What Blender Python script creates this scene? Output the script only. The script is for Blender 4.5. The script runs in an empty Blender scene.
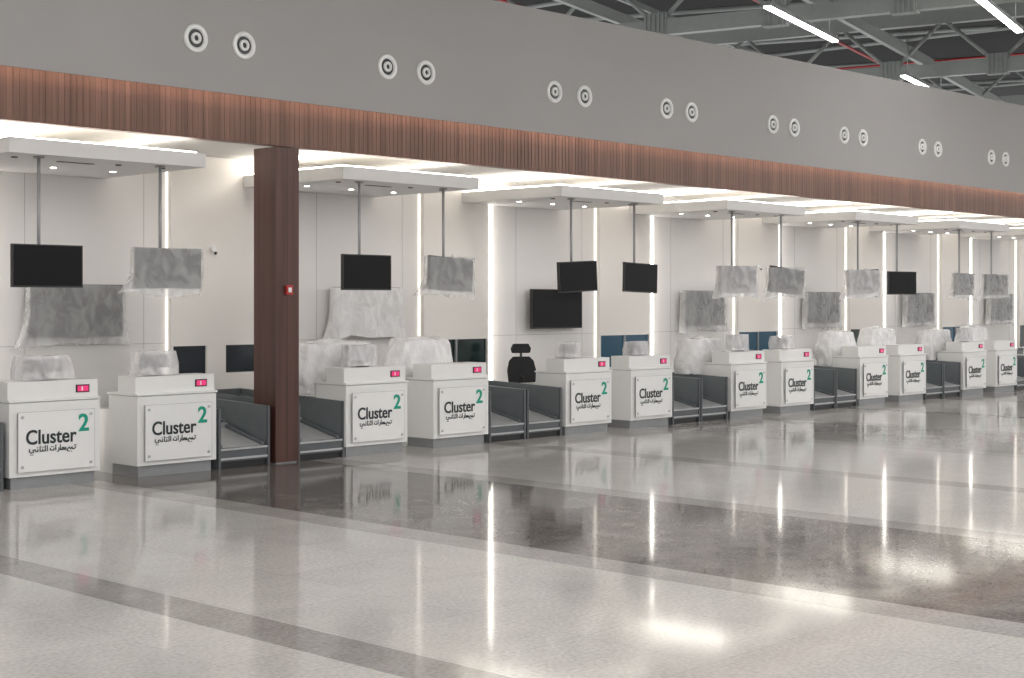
import bpy, bmesh, math, random
from mathutils import Vector, Matrix, noise, Euler
random.seed(4)
sc = bpy.context.scene
COL = sc.collection
try:
    sc.view_settings.view_transform = 'Standard'
except Exception: pass

# ------------------------------------------------------------------ materials
def newmat(name):
    m = bpy.data.materials.new(name); m.use_nodes = True
    return m, m.node_tree.nodes, m.node_tree.links
def pmat(name, col, rough=0.5, metal=0.0, var=0.04, scale=8.0, coat=0.0, emis=None, es=0.0, bump=0.0, alpha=1.0):
    m, N, L = newmat(name)
    b = N['Principled BSDF']
    tc = N.new('ShaderNodeTexCoord'); nz = N.new('ShaderNodeTexNoise')
    nz.inputs['Scale'].default_value = scale; nz.inputs['Detail'].default_value = 3
    L.new(tc.outputs['Object'], nz.inputs['Vector'])
    r = N.new('ShaderNodeValToRGB')
    r.color_ramp.elements[0].position = .3; r.color_ramp.elements[1].position = .7
    r.color_ramp.elements[0].color = [max(0, c*(1-var)) for c in col]+[1]
    r.color_ramp.elements[1].color = [min(1, c*(1+var)) for c in col]+[1]
    L.new(nz.outputs['Fac'], r.inputs['Fac']); L.new(r.outputs['Color'], b.inputs['Base Color'])
    b.inputs['Roughness'].default_value = rough; b.inputs['Metallic'].default_value = metal
    b.inputs['Coat Weight'].default_value = coat
    b.inputs['Alpha'].default_value = alpha
    if emis:
        b.inputs['Emission Color'].default_value = list(emis)+[1]; b.inputs['Emission Strength'].default_value = es
    if bump:
        bp = N.new('ShaderNodeBump'); bp.inputs['Strength'].default_value = bump; bp.inputs['Distance'].default_value = .01
        L.new(nz.outputs['Fac'], bp.inputs['Height']); L.new(bp.outputs['Normal'], b.inputs['Normal'])
    return m
def emat(name, col, s):
    m, N, L = newmat(name); N.remove(N['Principled BSDF'])
    e = N.new('ShaderNodeEmission'); e.inputs['Color'].default_value = list(col)+[1]; e.inputs['Strength'].default_value = s
    L.new(e.outputs[0], N['Material Output'].inputs['Surface']); return m
def wood(name, c1, c2, sx=16.0):
    m, N, L = newmat(name); b = N['Principled BSDF']
    tc = N.new('ShaderNodeTexCoord'); mp = N.new('ShaderNodeMapping'); mp.inputs['Scale'].default_value = (sx, sx, .35)
    nz = N.new('ShaderNodeTexNoise'); nz.inputs['Scale'].default_value = 1.0; nz.inputs['Detail'].default_value = 5
    L.new(tc.outputs['Object'], mp.inputs['Vector']); L.new(mp.outputs['Vector'], nz.inputs['Vector'])
    r = N.new('ShaderNodeValToRGB')
    r.color_ramp.elements[0].position = .3; r.color_ramp.elements[1].position = .72
    r.color_ramp.elements[0].color = list(c1)+[1]; r.color_ramp.elements[1].color = list(c2)+[1]
    L.new(nz.outputs['Fac'], r.inputs['Fac']); L.new(r.outputs['Color'], b.inputs['Base Color'])
    b.inputs['Roughness'].default_value = .45
    bp = N.new('ShaderNodeBump'); bp.inputs['Strength'].default_value = .2; bp.inputs['Distance'].default_value = .005
    L.new(nz.outputs['Fac'], bp.inputs['Height']); L.new(bp.outputs['Normal'], b.inputs['Normal'])
    return m
def film(name, tr=0.4, col=(.8,.8,.8), var=.12):
    m, N, L = newmat(name); b = N['Principled BSDF']
    b.inputs['Base Color'].default_value = list(col)+[1]; b.inputs['Roughness'].default_value = .10
    b.inputs['Coat Weight'].default_value = .5; b.inputs['Coat Roughness'].default_value = .05
    tc = N.new('ShaderNodeTexCoord'); mp = N.new('ShaderNodeMapping'); mp.inputs['Scale'].default_value = (1, 1, .7); mp.inputs['Rotation'].default_value = (0, .6, 0)
    nz = N.new('ShaderNodeTexNoise'); nz.inputs['Scale'].default_value = 5; nz.inputs['Detail'].default_value = 2.5; nz.inputs['Distortion'].default_value = 1.0
    L.new(tc.outputs['Object'], mp.inputs['Vector']); L.new(mp.outputs['Vector'], nz.inputs['Vector'])
    # crinkles: voronoi facets on noise-warped coordinates
    wv = N.new('ShaderNodeMix'); wv.data_type = 'VECTOR'; wv.inputs[0].default_value = .25
    L.new(mp.outputs['Vector'], wv.inputs[4]); L.new(nz.outputs['Color'], wv.inputs[5])
    vo = N.new('ShaderNodeTexVoronoi'); vo.inputs['Scale'].default_value = 8; L.new(wv.outputs[1], vo.inputs['Vector'])
    bp = N.new('ShaderNodeBump'); bp.inputs['Strength'].default_value = .45; bp.inputs['Distance'].default_value = .02
    bp2 = N.new('ShaderNodeBump'); bp2.inputs['Strength'].default_value = .5; bp2.inputs['Distance'].default_value = .03
    L.new(nz.outputs['Fac'], bp.inputs['Height']); L.new(vo.outputs['Distance'], bp2.inputs['Height'])
    L.new(bp.outputs['Normal'], bp2.inputs['Normal']); L.new(bp2.outputs['Normal'], b.inputs['Normal']); L.new(bp2.outputs['Normal'], b.inputs['Coat Normal'])
    t = N.new('ShaderNodeBsdfTransparent'); mx = N.new('ShaderNodeMixShader')
    mr = N.new('ShaderNodeMapRange'); mr.inputs['From Min'].default_value = .38; mr.inputs['From Max'].default_value = .62
    mr.inputs['To Min'].default_value = tr+var; mr.inputs['To Max'].default_value = max(0, tr-var)
    L.new(nz.outputs['Fac'], mr.inputs['Value']); L.new(mr.outputs['Result'], mx.inputs['Fac'])
    L.new(b.outputs[0], mx.inputs[1]); L.new(t.outputs[0], mx.inputs[2])
    L.new(mx.outputs[0], N['Material Output'].inputs['Surface'])
    return m

M_white  = pmat('counter_white', (.88,.88,.875), .3, var=.01, coat=.2)
M_plinth = pmat('plinth_grey', (.30,.31,.32), .4, metal=.3)
M_label  = pmat('label_board', (.90,.90,.90), .15, var=.01)
M_edge   = pmat('label_edge', (.55,.56,.58), .2)
M_steel  = pmat('steel', (.55,.56,.57), .3, metal=.9)
M_pole   = pmat('pole_grey', (.36,.36,.37), .4, metal=.3)
M_alu    = pmat('conveyor_grey', (.12,.13,.14), .45, metal=.2)
M_alu2   = pmat('conveyor_side', (.19,.21,.225), .4, metal=.2)
M_belt   = pmat('belt_plate', (.52,.53,.54), .35, metal=.3)
M_black  = pmat('black_plastic', (.012,.012,.013), .35)
M_screen = pmat('screen_glass', (.003,.003,.004), .2)
M_screen.node_tree.nodes['Principled BSDF'].inputs['Specular IOR Level'].default_value = .2
M_txt    = pmat('logo_black', (.02,.03,.035), .5)
M_green  = pmat('logo_green', (.0,.36,.24), .5)
M_red    = pmat('display_red', (.6,.02,.12), .4, emis=(.9,.05,.25), es=.5)
M_redp   = pmat('red_paint', (.45,.03,.03), .4)
M_wallg  = pmat('upper_wall_paint', (.40,.388,.384), .85, var=.02, scale=.6)
M_back   = pmat('back_wall_paint', (.83,.81,.80), .6, var=.01, scale=.6)
M_panel  = pmat('panel_paint', (.90,.865,.83), .55, var=.01, scale=.6)
M_ceil   = pmat('soffit_paint', (.86,.84,.81), .7, var=.01)
M_can    = pmat('canopy_paint', (.73,.72,.715), .6, var=.01)
M_seam   = pmat('seam', (.42,.42,.42), .8)
M_teal   = pmat('teal_glass', (.01,.045,.07), .15, emis=(.03,.14,.24), es=.18)  # hatch glass with a faint blue glow painted in by emission; no lamp
M_tealg  = pmat('dark_green_glass', (.006,.022,.022), .15)
M_dglass = pmat('dark_glass', (.01,.018,.028), .12)
M_wood   = wood('fascia_wood', (.115,.052,.034), (.235,.120,.084), 14)
M_woodc  = wood('column_wood', (.060,.022,.016), (.120,.050,.037), 10)
M_led    = emat('led_white', (1,.955,.87), 6.8)
M_cove   = emat('led_cove_white', (1,.955,.87), 12)
M_led2   = emat('led_soft', (1,.94,.84), 2.0)
M_ledw   = emat('led_warm', (1,.76,.62), 8.5)
M_lum    = emat('luminaire_glow', (1,.975,.94), 66)
M_lumd   = emat('luminaire_glow_dimmed', (1,.98,.96), 16)
M_down   = emat('downlight_glow', (1,.97,.92), 30)
M_trus   = pmat('truss_paint', (.36,.39,.38), .5)
M_deck   = pmat('dark_deck', (.010,.011,.013), .8)
M_film   = film('plastic_film', .62, (.88,.88,.89), .07)
M_filmw  = film('plastic_film_white', .13, (.96,.95,.96), .07)
M_filmc  = film('plastic_film_clear', .46, (.93,.92,.94), .10)
M_fabric = pmat('chair_fabric', (.02,.02,.022), .8)

# floor
def floor_mat():
    m, N, L = newmat('polished_stone_floor'); b = N['Principled BSDF']
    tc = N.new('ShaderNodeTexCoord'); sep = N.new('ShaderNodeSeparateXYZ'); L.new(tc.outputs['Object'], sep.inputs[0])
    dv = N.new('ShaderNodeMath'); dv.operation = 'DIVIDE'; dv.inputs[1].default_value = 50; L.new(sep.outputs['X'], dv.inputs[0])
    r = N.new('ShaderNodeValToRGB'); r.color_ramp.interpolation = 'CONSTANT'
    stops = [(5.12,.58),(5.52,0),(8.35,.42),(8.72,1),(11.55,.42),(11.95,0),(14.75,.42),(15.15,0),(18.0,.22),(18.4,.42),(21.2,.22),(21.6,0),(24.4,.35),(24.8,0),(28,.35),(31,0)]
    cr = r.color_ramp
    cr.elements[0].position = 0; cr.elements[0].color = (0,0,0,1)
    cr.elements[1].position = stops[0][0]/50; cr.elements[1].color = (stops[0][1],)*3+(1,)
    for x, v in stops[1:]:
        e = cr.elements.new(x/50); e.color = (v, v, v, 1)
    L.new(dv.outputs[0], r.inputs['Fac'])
    n1 = N.new('ShaderNodeTexNoise'); n1.inputs['Scale'].default_value = 34; n1.inputs['Detail'].default_value = 3
    n2 = N.new('ShaderNodeTexNoise'); n2.inputs['Scale'].default_value = 2.8; n2.inputs['Detail'].default_value = 5; n2.inputs['Roughness'].default_value = .6
    for n in (n1, n2): L.new(tc.outputs['Object'], n.inputs['Vector'])
    lt = N.new('ShaderNodeValToRGB'); lt.color_ramp.elements[0].position = .35; lt.color_ramp.elements[1].position = .65
    lt.color_ramp.elements[0].color = (.52,.50,.475,1); lt.color_ramp.elements[1].color = (.69,.67,.645,1)
    al = N.new('ShaderNodeMix'); al.data_type = 'FLOAT'; al.inputs[0].default_value = .75
    L.new(n2.outputs['Fac'], al.inputs[2]); L.new(n1.outputs['Fac'], al.inputs[3]); L.new(al.outputs[0], lt.inputs['Fac'])
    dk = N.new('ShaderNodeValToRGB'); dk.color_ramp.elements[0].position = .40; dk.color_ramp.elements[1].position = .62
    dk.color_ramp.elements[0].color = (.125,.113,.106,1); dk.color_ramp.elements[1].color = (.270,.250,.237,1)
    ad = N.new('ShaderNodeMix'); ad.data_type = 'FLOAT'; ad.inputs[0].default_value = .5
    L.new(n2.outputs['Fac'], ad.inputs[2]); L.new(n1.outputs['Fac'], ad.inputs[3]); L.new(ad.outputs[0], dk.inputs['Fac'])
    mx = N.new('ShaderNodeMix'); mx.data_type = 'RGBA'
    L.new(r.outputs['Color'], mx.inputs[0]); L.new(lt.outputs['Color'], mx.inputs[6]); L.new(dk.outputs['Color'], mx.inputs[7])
    br = N.new('ShaderNodeTexBrick'); br.offset = 0; br.inputs['Scale'].default_value = 1
    br.inputs['Color1'].default_value = (1,1,1,1); br.inputs['Color2'].default_value = (.94,.94,.94,1); br.inputs['Mortar'].default_value = (.82,.82,.82,1)
    br.inputs['Mortar Size'].default_value = .004; br.inputs['Brick Width'].default_value = .95; br.inputs['Row Height'].default_value = .95
    L.new(tc.outputs['Object'], br.inputs['Vector'])
    m2 = N.new('ShaderNodeMix'); m2.data_type = 'RGBA'; m2.blend_type = 'MULTIPLY'; m2.inputs[0].default_value = 1
    L.new(mx.outputs[2], m2.inputs[6]); L.new(br.outputs['Color'], m2.inputs[7])
    L.new(m2.outputs[2], b.inputs['Base Color'])
    b.inputs['Roughness'].default_value = .08
    b.inputs['IOR'].default_value = 1.22
    return m
M_floor = floor_mat()

# ------------------------------------------------------------------ mesh builder
class MB:
    def __init__(s): s.bm = bmesh.new(); s.mats = []
    def mi(s, m):
        if m not in s.mats: s.mats.append(m)
        return s.mats.index(m)
    def box(s, x0, x1, y0, y1, z0, z1, m, M=None):
        i = s.mi(m)
        vs = [Vector((x, y, z)) for z in (z0, z1) for y in (y0, y1) for x in (x0, x1)]
        if M: vs = [M @ v for v in vs]
        v = [s.bm.verts.new(p) for p in vs]
        for f in ((0,2,3,1),(4,5,7,6),(0,1,5,4),(2,6,7,3),(0,4,6,2),(1,3,7,5)):
            s.bm.faces.new([v[k] for k in f]).material_index = i
    def cyl(s, p0, p1, r, m, n=16, r2=None, smooth=True):
        i = s.mi(m); p0 = Vector(p0); p1 = Vector(p1); d = (p1-p0).normalized()
        a = d.orthogonal().normalized(); b = d.cross(a); r2 = r if r2 is None else r2
        A = []; B = []
        for k in range(n):
            t = 2*math.pi*k/n; o = a*math.cos(t)+b*math.sin(t)
            A.append(s.bm.verts.new(p0+o*r)); B.append(s.bm.verts.new(p1+o*r2))
        for k in range(n):
            f = s.bm.faces.new((A[k], A[(k+1)%n], B[(k+1)%n], B[k])); f.material_index = i; f.smooth = smooth
        s.bm.faces.new(A[::-1]).material_index = i; s.bm.faces.new(B).material_index = i
    def prism(s, pts, axis, a, b, m, M=None):
        i = s.mi(m)
        def P(p, t):
            v = Vector((t, p[0], p[1])) if axis == 'x' else Vector((p[0], t, p[1]))
            return M @ v if M else v
        A = [s.bm.verts.new(P(p, a)) for p in pts]; B = [s.bm.verts.new(P(p, b)) for p in pts]
        n = len(pts)
        for k in range(n): s.bm.faces.new((A[k], A[(k+1)%n], B[(k+1)%n], B[k])).material_index = i
        s.bm.faces.new(A[::-1]).material_index = i; s.bm.faces.new(B).material_index = i
    def lathe(s, prof, m, n=28, M=None):
        i = s.mi(m); rings = []
        for r, h in prof:
            ring = []
            for k in range(n):
                t = 2*math.pi*k/n; p = Vector((r*math.cos(t), r*math.sin(t), h))
                ring.append(s.bm.verts.new(M @ p if M else p))
            rings.append(ring)
        for j in range(len(rings)-1):
            for k in range(n):
                f = s.bm.faces.new((rings[j][k], rings[j][(k+1)%n], rings[j+1][(k+1)%n], rings[j+1][k])); f.material_index = i; f.smooth = True
    def addmesh(s, me, M, m):
        i = s.mi(m)
        vs = [s.bm.verts.new(M @ v.co) for v in me.vertices]
        for p in me.polygons:
            try: s.bm.faces.new([vs[k] for k in p.vertices]).material_index = i
            except ValueError: pass
    def film(s, c, size, m, seed=0, round_=0.3, amp=.04, cuts=9, hang=0.0, flare=(0,0), taper=0.0):
        """thin plastic cover pulled over a box: tension folds, open ragged hem"""
        i = s.mi(m); n = cuts+2; c = Vector(c); hx, hy, hz = [q/2 for q in size]
        off = Vector((seed*7.3, seed*3.1, seed*1.7)); cache = {}
        def vert(u):
            key = tuple(round(q, 4) for q in u)
            if key in cache: return cache[key]
            v = Vector(u); sp = v.normalized(); q = v.lerp(sp*1.15, round_)
            p = Vector((q.x*hx, q.y*hy, q.z*hz))
            if taper and q.z > 0: p.x *= 1-taper*q.z; p.y *= 1-taper*q.z
            w = c+p+off
            w2 = Vector((w.x*1.0+w.z*.5, w.y, w.z*.6))
            d = (.35-abs(noise.noise(w2*2.6)))*1.1+(.3-abs(noise.noise(w2*6)))*.5
            low = max(0, -q.z)
            p += sp*d*amp*(.6+.8*low)
            if q.z < 0:
                t = -q.z
                p.x += (flare[0] if q.x < 0 else flare[1])*t*t*abs(q.x)
                h = noise.noise(Vector((w.x*2.1, 0, seed)))*1.1+noise.noise(Vector((w.x*9, 1, seed)))*.7
                p.z -= hang*t*t*(0.7+h+(.6*max(0, (abs(q.x)-.6)/.4)))
            cache[key] = s.bm.verts.new(c+p); return cache[key]
        for ax in range(3):
            for sg in (-1, 1):
                if ax == 2 and sg == -1: continue
                for a in range(n):
                    for b in range(n):
                        quad = []
                        for (da, db) in ((0,0),(1,0),(1,1),(0,1)):
                            u = [0,0,0]; u[ax] = sg; u[(ax+1)%3] = -1+2*(a+da)/n; u[(ax+2)%3] = -1+2*(b+db)/n
                            quad.append(vert(u))
                        if sg < 0: quad.reverse()
                        f = s.bm.faces.new(quad); f.material_index = i; f.smooth = True
    def mesh(s, name):
        bmesh.ops.recalc_face_normals(s.bm, faces=s.bm.faces)
        me = bpy.data.meshes.new(name); s.bm.to_mesh(me); s.bm.free()
        for m in s.mats: me.materials.append(m)
        return me
def put(name, me, loc=(0,0,0), rz=0, bevel=0):
    o = bpy.data.objects.new(name, me); COL.objects.link(o); o.location = loc; o.rotation_euler = (0,0,rz)
    if bevel:
        b = o.modifiers.new('bevel', 'BEVEL'); b.width = bevel; b.segments = 2; b.limit_method = 'ANGLE'; b.angle_limit = math.radians(50)
    return o
def textmesh(body, width, off=0.012, ext=.003, vs=1.0):
    cu = bpy.data.curves.new('t', 'FONT'); cu.body = body; cu.size = 1; cu.offset = off; cu.extrude = ext; cu.resolution_u = 4
    o = bpy.data.objects.new('t', cu); COL.objects.link(o)
    bpy.context.view_layer.update()
    me = bpy.data.meshes.new_from_object(o.evaluated_get(bpy.context.evaluated_depsgraph_get()))
    bpy.data.objects.remove(o)
    xs = [v.co.x for v in me.vertices]; x0 = min(xs); k = width/(max(xs)-x0)
    for v in me.vertices: v.co.x = (v.co.x-x0)*k; v.co.y *= k*vs
    return me

H = 1.98          # eye height
YF, YB = 14.5, 16.9
BAY = 4.28
def ox(k): return BAY*k - (.34 if k < 0 else 0)
BAYS = range(-2, 6)
XL, XR = 3.6, 38.8

# ------------------------------------------------------------------ room shell
b = MB(); b.box(-20, 50, -22, 17.2, -.1, 0, M_floor); put('floor', b.mesh('floor'))
b = MB(); b.box(XL, XR, YB, YB+.2, 0, 4.1, M_back)
for k in BAYS:
    x = ox(k)
    for sx in (13.75, 15.45):
        b.box(x+sx-.003, x+sx+.003, YB-.002, YB, .1, 3.95, M_seam)
    b.box(x+13.1, x+15.76, YB-.002, YB, 1.44, 1.446, M_seam)
put('wall_back', b.mesh('wall_back'))
b = MB()
zt = lambda X: 6.22+.0113*(X-14.6)
pts = [(XL-4, 4.485), (XR+6, 4.485), (XR+6, zt(XR+6)), (XL-4, zt(XL-4))]
b.prism(pts, 'y', 14.33, 14.62, M_wallg)
b.box(XL-4, XR+6, 14.33, 14.345, 4.45, 4.485, M_wallg)
put('wall_upper', b.mesh('wall_upper'))
b = MB(); b.box(XL, XR, YF+.13, YB+.2, 3.98, 4.1, M_ceil); put('ceiling_soffit', b.mesh('ceiling_soffit'))
b = MB(); b.box(XL-4, XR+6, YF, YF+.12, 3.91, 4.48, M_wood)
x = XL-4
while x < XR+6:
    b.box(x, x+.067, YF-.004, YF, 3.912, 4.478, M_wood); x += .075
put('wood_fascia', b.mesh('wood_fascia'))
b = MB(); b.box(XL-4, XR+6, 14.40, 14.43, 4.47, 4.484, M_ledw); put('led_cove_strip', b.mesh('led_cove_strip'))
# column
b = MB(); b.box(11.15, 11.51, YF-.01, YF+.43, .02, 3.90, M_woodc)
b.box(11.17, 11.49, YF+.01, YF+.41, 0, .03, M_plinth)
b.box(11.325, 11.33, YF-.012, YF-.009, .03, 3.90, M_black)
put('wood_column', b.mesh('wood_column'))
b = MB(); b.box(11.29, 11.39, YF-.05, YF-.011, 2.08, 2.20, M_redp); b.box(11.315, 11.365, YF-.055, YF-.05, 2.11, 2.17, M_white)
put('fire_call_point', b.mesh('fire_call_point'), bevel=.004)

# back panels with hatch windows + LED strips
def panel(k):
    x = ox(k); b = MB(); x0, x1 = x+15.80, x+17.26; yf = YB-.12; g = YB-.001
    z0, z1 = (1.02, 1.40) if k < 0 else (.82, 1.40)
    b.box(x0, x1, yf, g, 0, z0, M_panel); b.box(x0, x1, yf, g, z1, 3.975, M_panel)
    wx0, wx1 = x0+.03, x1-.04
    b.box(x0, wx0, yf, g, z0, z1, M_panel); b.box(wx1, x1, yf, g, z0, z1, M_panel)
    b.box(wx0, wx1, yf+.04, g, z0, z1, {-2:M_dglass,-1:M_dglass,0:M_tealg,3:M_tealg,5:M_tealg}.get(k, M_teal))
    mid = (wx0+wx1)/2
    b.box(mid-(.16 if k < 0 else .02), mid+(.16 if k < 0 else .02), yf+.01, g, z0, z1, M_panel if k < 0 else M_plinth)
    b.box(x1, x1+.07, yf-.01, g, .02, 3.97, M_led)
    b.box(x0-.012, x0, yf+.085, g, .02, 3.97, M_led2)
    put('wall_panel', b.mesh('wall_panel'))
    b = MB(); b.box(x1-.06, x1+.11, 15.15, 16.76, 3.955, 3.979, M_cove); put('ceiling_led_strip', b.mesh('ceiling_led_strip'))
    b = MB(); cx = x+16.45; b.cyl((cx, yf-.001, 2.72), (cx, yf-.04, 2.72), .045, M_white)
    b.cyl((cx, yf-.04, 2.71), (cx-.03, yf-.12, 2.66), .03, M_white); b.cyl((cx-.03, yf-.12, 2.66), (cx-.033, yf-.13, 2.655), .018, M_black)
    put('security_camera', b.mesh('security_camera'))
for k in BAYS: panel(k)
b = MB(); b.box(12.72+.02, 13.05, YB-.1, YB-.001, 0, 3.97, M_panel); put('trim_1', b.mesh('trim_1'))

# canopies
b = MB(); b.box(0, 2.5, 0, 2.25, 0, .16, M_can)
b.box(.03, 2.47, .04, 2.2, .16, .17, M_ceil)
for dx in (.45, 1.25, 2.05):
    b.cyl((dx, 1.3, -.004), (dx, 1.3, .02), .05, M_ceil); b.cyl((dx, 1.3, -.005), (dx, 1.3, 0), .035, M_down)
b.box(.9, 1.35, .55, .62, -.006, 0, M_black)
for dx in (.3, 1.6, 2.2): b.cyl((dx, .45, -.012), (dx, .45, 0), .035, M_black)
b.box(.06, 2.44, .10, .16, .17, .19, M_cove)
b.box(.06, .12, .2, 2.2, .17, .19, M_cove)
b.box(2.38, 2.44, .2, 2.2, .17, .19, M_cove)
me = b.mesh('canopy')
for k in BAYS: put('ceiling_canopy', me, (12.35+ox(k), 14.64, 3.59))

# ------------------------------------------------------------------ check-in counter
def arabic(b, x0, x1, z0, m, y):
    S = (x1-x0)/10.0
    def seg(p, q, w=.19):
        p = Vector((x0+p[0]*S, 0, z0+p[1]*S)); q = Vector((x0+q[0]*S, 0, z0+q[1]*S)); d = q-p; L = d.length
        a = math.atan2(d.z, d.x)
        M = Matrix.Translation(Vector((p.x, y, p.z))) @ Matrix.Rotation(-a, 4, 'Y')
        b.box(-w*S*.4, L+w*S*.4, -.0015, .0015, -w*S/2, w*S/2, m, M)
    def pl(*ps):
        for p, q in zip(ps, ps[1:]): seg(p, q)
    def dot(x, z): seg((x, z), (x+.08, z), .17)
    pl((.2,.5),(.1,.1),(.5,-.25),(1.0,-.1),(.9,.3),(1.3,.35),(1.5,.0),(1.9,0),(1.9,.4)); dot(.4,-.6); dot(.8,-.6); dot(1.8,.75)
    pl((2.35,1.0),(2.35,0),(2.9,0),(2.9,.4)); dot(2.7,.75); dot(3.1,.75)
    pl((3.0,0),(3.45,0),(3.45,1.0)); pl((3.85,0),(3.85,1.0))
    pl((4.5,.4),(4.5,.1),(5.2,0),(5.3,.4)); dot(4.7,.7); dot(5.05,.7)
    pl((5.65,0),(5.65,1.0)); pl((6.0,-.35),(6.3,-.1),(6.3,.4)); pl((6.6,1.0),(6.6,0),(7.1,0),(7.4,.4),(7.0,.4),(6.9,0)); pl((7.4,0),(7.7,.35),(7.85,0),(7.5,0))
    pl((8.5,-.4),(8.1,-.3),(8.1,0),(8.5,.35),(8.8,0),(9.1,.35),(9.2,0),(9.6,0),(9.9,.35)); dot(8.9,-.45); dot(9.6,.7); dot(9.9,.7)
b = MB()
b.box(.04, 1.03, .05, .56, 0, .13, M_plinth)
b.box(0, 1.07, 0, .6, .13, .915, M_white)
b.box(-.012, 1.082, -.012, .62, .925, .95, M_white)
b.box(.015, 1.055, .02, .58, .905, .93, M_seam)
b.box(.0, 1.07, .04, .40, .95, 1.14, M_white)
b.box(.80, .96, .028, .045, 1.0, 1.085, M_black); b.box(.815, .945, .022, .03, 1.012, 1.073, M_red)
b.box(.86, .875, .018, .024, 1.02, 1.065, M_white)
b.box(.08, .99, -.034, -.026, .18, .82, M_label)
for a_ in (.08, .986): b.box(a_, a_+.004, -.0345, -.0255, .18, .82, M_edge)
for a_ in (.18, .816): b.box(.08, .99, -.0345, -.0255, a_, a_+.004, M_edge)
for X in (.13, .94):
    for Z in (.235, .765): b.cyl((X, 0, Z), (X, -.045, Z), .016, M_steel, 14)
R = Matrix.Rotation(math.pi/2, 4, 'X')
b.addmesh(textmesh('Cluster', .595, .016, vs=1.1), Matrix.Translation((.17, -.038, .475)) @ R, M_txt)
b.addmesh(textmesh('2', .125, .022), Matrix.Translation((.79, -.038, .585)) @ R, M_green)
arabic(b, .20, .76, .395, M_txt, -.038)
b.box(.05, 1.02, .6, 1.05, .70, .74, M_white); b.box(.05, .09, .6, 1.0, 0, .70, M_white); b.box(.98, 1.02, .6, 1.0, 0, .70, M_white)
ME_counter = b.mesh('check_in_counter')
CX = {}
for k in BAYS:
    for j, c in enumerate((12.28, 13.83)):
        X = c+ox(k); CX[(k, j)] = X
        put('check_in_counter', ME_counter, (X, YF, 0), bevel=.006)

# ------------------------------------------------------------------ conveyors
b = MB(); W = .755
for xa, xb in ((0, .03), (W-.03, W)):
    b.prism([(0,.0),(2.2,.0),(2.2,.80),(.0,.72)], 'x', xa, xb, M_alu2)
    b.prism([(-.004,.0),(.03,.0),(.03,.722),(-.004,.722)], 'x', xa-.003, xb+.003, M_alu)
b.box(.03, W-.03, .03, .06, .0, .09, M_black)
b.box(.03, W-.03, .012, .05, .08, .24, M_alu)
b.box(.03, W-.03, .0, .05, .10, .125, M_belt)
b.box(.03, W-.03, .0, .05, .215, .24, M_belt)
# weigh plate (bright) and the rising injector belt behind it
b.prism([(.04,.18),(.80,.36),(.80,.395),(.04,.235)], 'x', .035, W-.035, M_alu)
b.prism([(.05,.242),(.78,.405),(.78,.412),(.05,.249)], 'x', .10, W-.10, M_belt)
for xa, xb in ((.045, .09), (W-.09, W-.045)): b.prism([(.05,.245),(.80,.41),(.80,.45),(.05,.28)], 'x', xa, xb, M_alu2)
b.box(.03, W-.03, .82, .86, .10, .47, M_belt)
b.prism([(.88,.38),(2.18,.62),(2.18,.67),(.88,.44)], 'x', .09, W-.09, M_alu)
b.prism([(.90,.452),(1.45,.548),(1.45,.554),(.90,.458)], 'x', .13, W-.13, M_belt)
for xa, xb in ((.03, .08), (W-.08, W-.03)): b.prism([(.86,.40),(2.18,.64),(2.18,.74),(.86,.50)], 'x', xa, xb, M_alu2)
b.cyl((.08, .87, .44), (W-.08, .87, .44), .03, M_steel)
b.box(.03, W-.03, 2.15, 2.19, .5, .80, M_alu)
ME_conv = b.mesh('baggage_conveyor')
for k in BAYS:
    x = ox(k)
    put('baggage_conveyor', ME_conv, (x+14.965, YF+.04, 0), bevel=.003)
    put('baggage_conveyor', ME_conv, (11.535 if k == -1 else x+15.755, YF+.04, 0), bevel=.003)

# ------------------------------------------------------------------ hanging monitors
def hmon(wrap, seed, tilt=0):
    b = MB()
    b.cyl((0, 0, 3.586), (0, 0, 3.57), .06, M_pole); b.cyl((0, 0, 3.58), (0, 0, 2.30), .019, M_pole)
    b.box(-.1, .1, -.05, .03, 2.30, 2.50, M_alu)
    T = Matrix.Translation((.06, -.075, 2.385)) @ Matrix.Rotation(tilt, 4, 'Y')
    b.box(-.42, .42, -.025, .025, -.235, .235, M_black, T)
    b.box(-.405, .405, -.028, -.024, -.215, .222, M_screen, T)
    if wrap:
        b.film((.06, -.065, 2.38), (.87, .12, .49), M_film if wrap == 1 else M_filmc, seed, .03, .022, 20, .06, (random.uniform(-.24, -.10), random.uniform(-.04, .06)), .0)
    return b.mesh('hanging_monitor')
wraps = {(-2,0):0,(-2,1):1,(-1,0):0,(-1,1):1,(0,0):0,(0,1):1,(1,0):0,(1,1):0,(2,0):2,(2,1):1,(3,0):2,(3,1):0,(4,0):1,(4,1):1,(5,0):0,(5,1):1}
tl = {(1,0):-.05,(1,1):.03,(0,1):.05,(2,1):.1,(3,0):-.07}
rzs = {(-1,1):-.12,(1,0):-.05,(2,1):-.22,(3,1):-.2,(2,0):-.22,(4,0):.0,(3,0):-.25,(4,1):-.15}
for (k, j), w in wraps.items():
    put('wrapped_hanging_monitor' if w else 'hanging_monitor', hmon(w, k*2+j+20, tl.get((k,j), 0)), (CX[(k,j)]+.535, 14.86, 0), rzs.get((k,j), 0))

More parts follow.
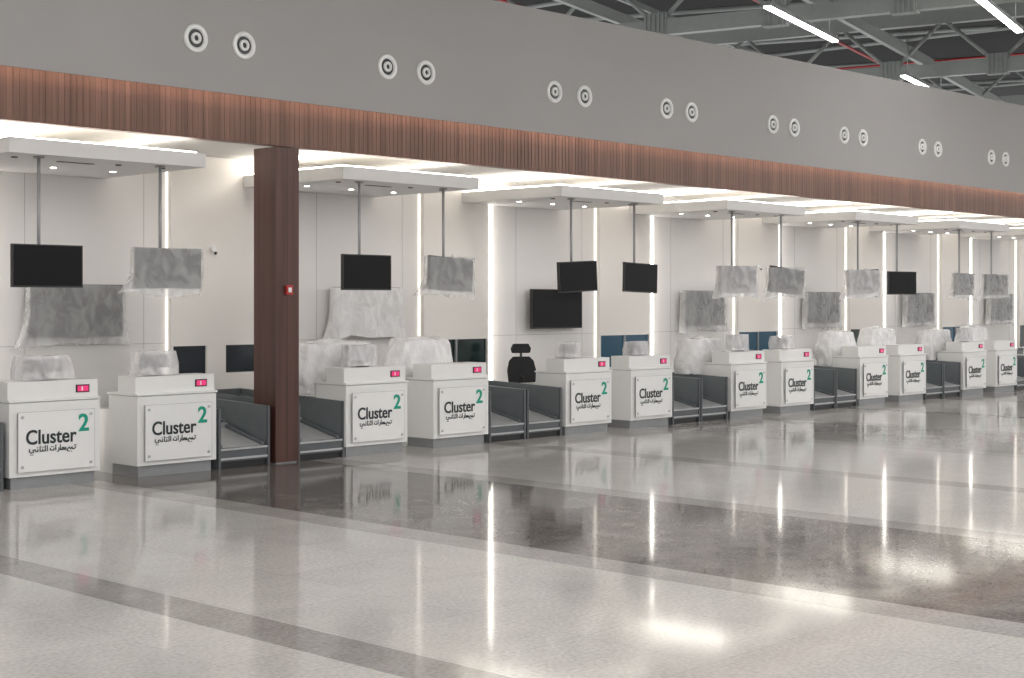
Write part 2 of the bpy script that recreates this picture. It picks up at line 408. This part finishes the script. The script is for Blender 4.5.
# ------------------------------------------------------------------ wall televisions
for k in BAYS:
    b = MB(); X = ox(k)+(14.6 if k >= 0 else 14.38)
    b.box(-.2, .2, .03, .15, -.1, .1, M_alu); b.box(-.64, .64, -.03, .03, -.335, .335, M_black); b.box(-.625, .625, -.034, -.03, -.31, .322, M_screen)
    w = k != 1
    if w:
        b.film((0, .01, -.02), (1.34, .13, .70), M_filmw if k in (0,) else M_film, k+3, .02, .016, 24, .07, (-.17, .10) if k <= 0 else (-.03, .03))
    put('wrapped_wall_television' if w else 'wall_television', b.mesh('wall_television'), (X, YB-.155, 1.88))

# ------------------------------------------------------------------ plastic covered equipment on counters
def cover(X, Y, z0, w, d, h, seed, m=M_filmw, rnd=.35, amp=.05):
    b = MB()
    b.box(-w*.36, w*.36, -.02, .02, h*.30, h*.86, M_alu2); b.box(-w*.34, w*.34, -.024, -.02, h*.34, h*.82, M_black); b.box(-.03, .03, 0, .03, .02, h*.5, M_black); b.box(-.12, .12, -.08, .08, 0, .02, M_black)
    b.film((0, 0, h*.5), (w, d, h), m, seed, rnd, amp, 18, 0, (0,0), .12)
    for v in b.bm.verts:
        if v.co.z < .015: v.co.z = .004
    put('plastic_covered_equipment', b.mesh('cover'), (X, Y, z0))
for (k, j), (dx, dy, z0, w, d, h, m, rnd, amp) in {
    (-2,1):(.5,.22,1.144,.55,.25,.25,M_filmc,.08,.03),
    (-1,0):(.50,.22,1.144,.62,.26,.26,M_filmc,.12,.05),
    (-1,1):(.38,.24,1.144,.50,.24,.28,M_filmc,.04,.03),
    (0,0):(.46,.81,.744,1.34,.36,.72,M_filmw,.35,.12),
    (0,1):(.50,.81,.744,1.10,.36,.75,M_filmw,.38,.12),
    (1,0):(.36,.26,1.144,.40,.18,.24,M_filmc,.03,.02),
    (1,1):(.45,.26,1.144,.44,.2,.22,M_filmc,.05,.02),
    (2,0):(.20,.81,.744,1.0,.36,.62,M_filmw,.35,.12),
    (2,1):(.40,.26,1.144,.50,.24,.24,M_filmc,.1,.03),
    (3,0):(.45,.81,.744,1.0,.36,.68,M_filmw,.3,.12),
    (3,1):(.52,.81,.744,1.05,.36,.74,M_filmw,.35,.12),
    (4,0):(.30,.81,.744,1.1,.36,.66,M_filmw,.35,.12),
    (4,1):(.50,.81,.744,1.0,.36,.72,M_filmw,.35,.12),
    (5,0):(.5,.26,1.144,.5,.24,.3,M_filmc,.2,.03)}.items():
    cover(CX[(k,j)]+dx, YF+dy, z0, w, d, h, k*2+j+50, m, rnd, amp)
b = MB(); b.box(-.23, .23, -.02, .02, .06, .28, M_alu2); b.box(-.21, .21, -.023, -.02, .08, .26, M_belt); b.box(-.03,.03,0,.03,.0,.1,M_black); b.box(-.1,.1,-.07,.07,0,.012,M_black)
b.film((0,0,.155), (.52,.12,.28), M_filmc, 3, .03, .02, 8)
me = b.mesh('desk_monitor')
for k, j, dx in ((0,0,.45),(2,0,.55),(4,0,.55)): put('plastic_covered_monitor', me, (CX[(k,j)]+dx, YF+.25, 1.142))

# ------------------------------------------------------------------ office chair
b = MB()
for a in range(5):
    t = a*2*math.pi/5+.3; e = (.28*math.cos(t), .28*math.sin(t))
    b.cyl((0,0,.10), (e[0], e[1], .07), .025, M_black, 10, .018); b.cyl((e[0]-.02, e[1], .03), (e[0]+.02, e[1], .03), .03, M_black, 14)
b.cyl((0,0,.09), (0,0,.46), .028, M_steel)
b.box(-.25,.25,-.24,.24,.45,.53,M_fabric)
back = [(-.17,.60),(.17,.60),(.23,.72),(.245,.90),(.21,1.05),(.14,1.12),(-.14,1.12),(-.21,1.05),(-.245,.90),(-.23,.72)]
b.prism(back, 'y', .0, .045, M_fabric, Matrix.Translation((0,.24,0)) @ Matrix.Rotation(-.12, 4, 'X'))
b.prism([(-.15,1.18),(.15,1.18),(.17,1.25),(.13,1.33),(-.13,1.33),(-.17,1.25)], 'y', .0, .06, M_fabric, Matrix.Translation((0,.23,0)) @ Matrix.Rotation(-.12, 4, 'X'))
b.box(-.03, .03, .30, .34, .45, .80, M_black); b.box(-.02,.02,.39,.42,.8,1.22,M_black)
b.box(-.03,.03,.1,.33,.42,.47,M_black); b.box(-.03,.03,.31,.41,.76,.80,M_black)
for sx in (-1, 1):
    b.box(sx*.27-.02, sx*.27+.02, -.02, .02, .46, .68, M_black); b.box(sx*.27-.035, sx*.27+.035, -.13, .13, .68, .705, M_black)
put('office_chair', b.mesh('office_chair'), (17.32, 15.95, -.0), -.5, bevel=.012)

# ------------------------------------------------------------------ air nozzles
b = MB(); Rm = Matrix.Rotation(math.pi/2, 4, 'X')
b.lathe([(.165,0),(.165,.018),(.155,.030),(.125,.034),(.108,.02),(.105,.002)], M_white, 32, Rm)
b.lathe([(.106,.006),(.07,.006),(.0005,.006)], M_black, 32, Rm)
b.lathe([(.066,.006),(.066,.03),(.055,.038),(.035,.034),(.032,.012)], M_white, 28, Rm)
me = b.mesh('air_nozzle')
for X in (2.7,3.4,6.2,6.9,9.87,10.55,12.83,13.52,16.10,16.78,18.79,19.46,21.84,22.52,24.22,24.91,27.24,27.91,30.34,31.04,33.5,34.2): put('air_nozzle', me, (X, 14.329, 5.04+.005*(X-10)))

# ------------------------------------------------------------------ hall ceiling structure
b = MB(); b.box(-20, 60, -22, 50, 10.6, 10.7, M_deck); put('ceiling', b.mesh('ceiling'))
A = math.radians(90-76.4)
def frame(o): o.location = (25.5, 15.3, 0); o.rotation_euler = (0, 0, A)
b = MB()
for u in (-17, -8.6, 0, 8.6, 17, 25.6):
    for z, h in ((7.75, .16), (9.1, .2)):
        b.box(u-.11, u+.11, -30, 22, z-h, z+h, M_trus)
    v = -30
    while v < 22:
        b.cyl((u, v, 7.8), (u, v+1.3, 9.0), .05, M_trus, 8); b.cyl((u, v+1.3, 9.0), (u, v+2.6, 7.8), .05, M_trus, 8)
        b.box(u-.13, u+.13, v-.25, v+.25, 7.55, 8.05, M_trus)
        for q in (-.2, -.1, 0, .1, .2): b.box(u-.16, u+.16, v+q-.012, v+q+.012, 7.55, 8.05, M_trus)
        v += 2.6
for v in (-22, -15, -8, -3.6, .8, 5.2, 9.6, 14, 18):
    b.box(-30, 34, v-.06, v+.06, 8.15, 8.4, M_trus)
    b.box(-30, 34, v+1.9, v+1.98, 9.6, 9.75, M_trus)
u = -15
while u < 30:
    b.cyl((u, -20, 9.9), (u+6, 20, 9.9), .07, M_trus, 8); b.cyl((u+6, -20, 9.95), (u, 20, 9.95), .07, M_trus, 8); u += 5.5
o = put('roof_truss', b.mesh('roof_truss')); frame(o)
b = MB()
for v in (-5.2, 2.6, 7.5): b.cyl((-30, v, 8.7), (34, v, 8.7), .04, M_redp, 10)
for u in (-5, 4.4, 12): b.cyl((u, -30, 8.55), (u, 22, 8.55), .03, M_redp, 10)
o = put('sprinkler_pipe', b.mesh('sprinkler_pipe')); frame(o)
# luminaires (the wall-side row is dimmed)
def lum(mat):
    b = MB(); b.box(-2, 2, -.07, .07, .02, .10, M_trus); b.box(-1.98, 1.98, -.06, .06, -.01, .02, mat)
    for q in (-1.6, 1.6): b.cyl((q, 0, .1), (q, 0, .95), .008, M_steel, 6)
    return b.mesh('linear_luminaire')
me, me_d = lum(M_lum), lum(M_lumd)
d = Vector((math.cos(A), math.sin(A), 0)); n = Vector((-math.sin(A), math.cos(A), 0)); P0 = Vector((23.9, 15.0, 7.2))
for i in range(-4, 3):
    for j in range(-7, 1):
        p = P0+d*(9.1*i+(0 if j % 2 == 0 else .75))+n*(3.4*j)
        if p.y > 18.5 or p.x < -18 or p.y < -20: continue
        if 9.6 < p.y < 14.9 and not (24 < p.x < 27): continue
        put('linear_luminaire', me_d if p.y > 9.6 else me, p, A)

# ------------------------------------------------------------------ world
w = bpy.data.worlds.new('w'); sc.world = w; w.use_nodes = True
w.node_tree.nodes['Background'].inputs[0].default_value = (1,.98,.965,1); w.node_tree.nodes['Background'].inputs[1].default_value = .9
# camera
cam = bpy.data.cameras.new('cam'); co = bpy.data.objects.new('camera', cam); COL.objects.link(co)
co.location = (0, 0, H); co.rotation_euler = (math.radians(90), 0, math.radians(-46.7))
cam.sensor_width = 36; cam.lens = 51.75; cam.shift_y = -36/1024; cam.clip_end = 300
sc.camera = co
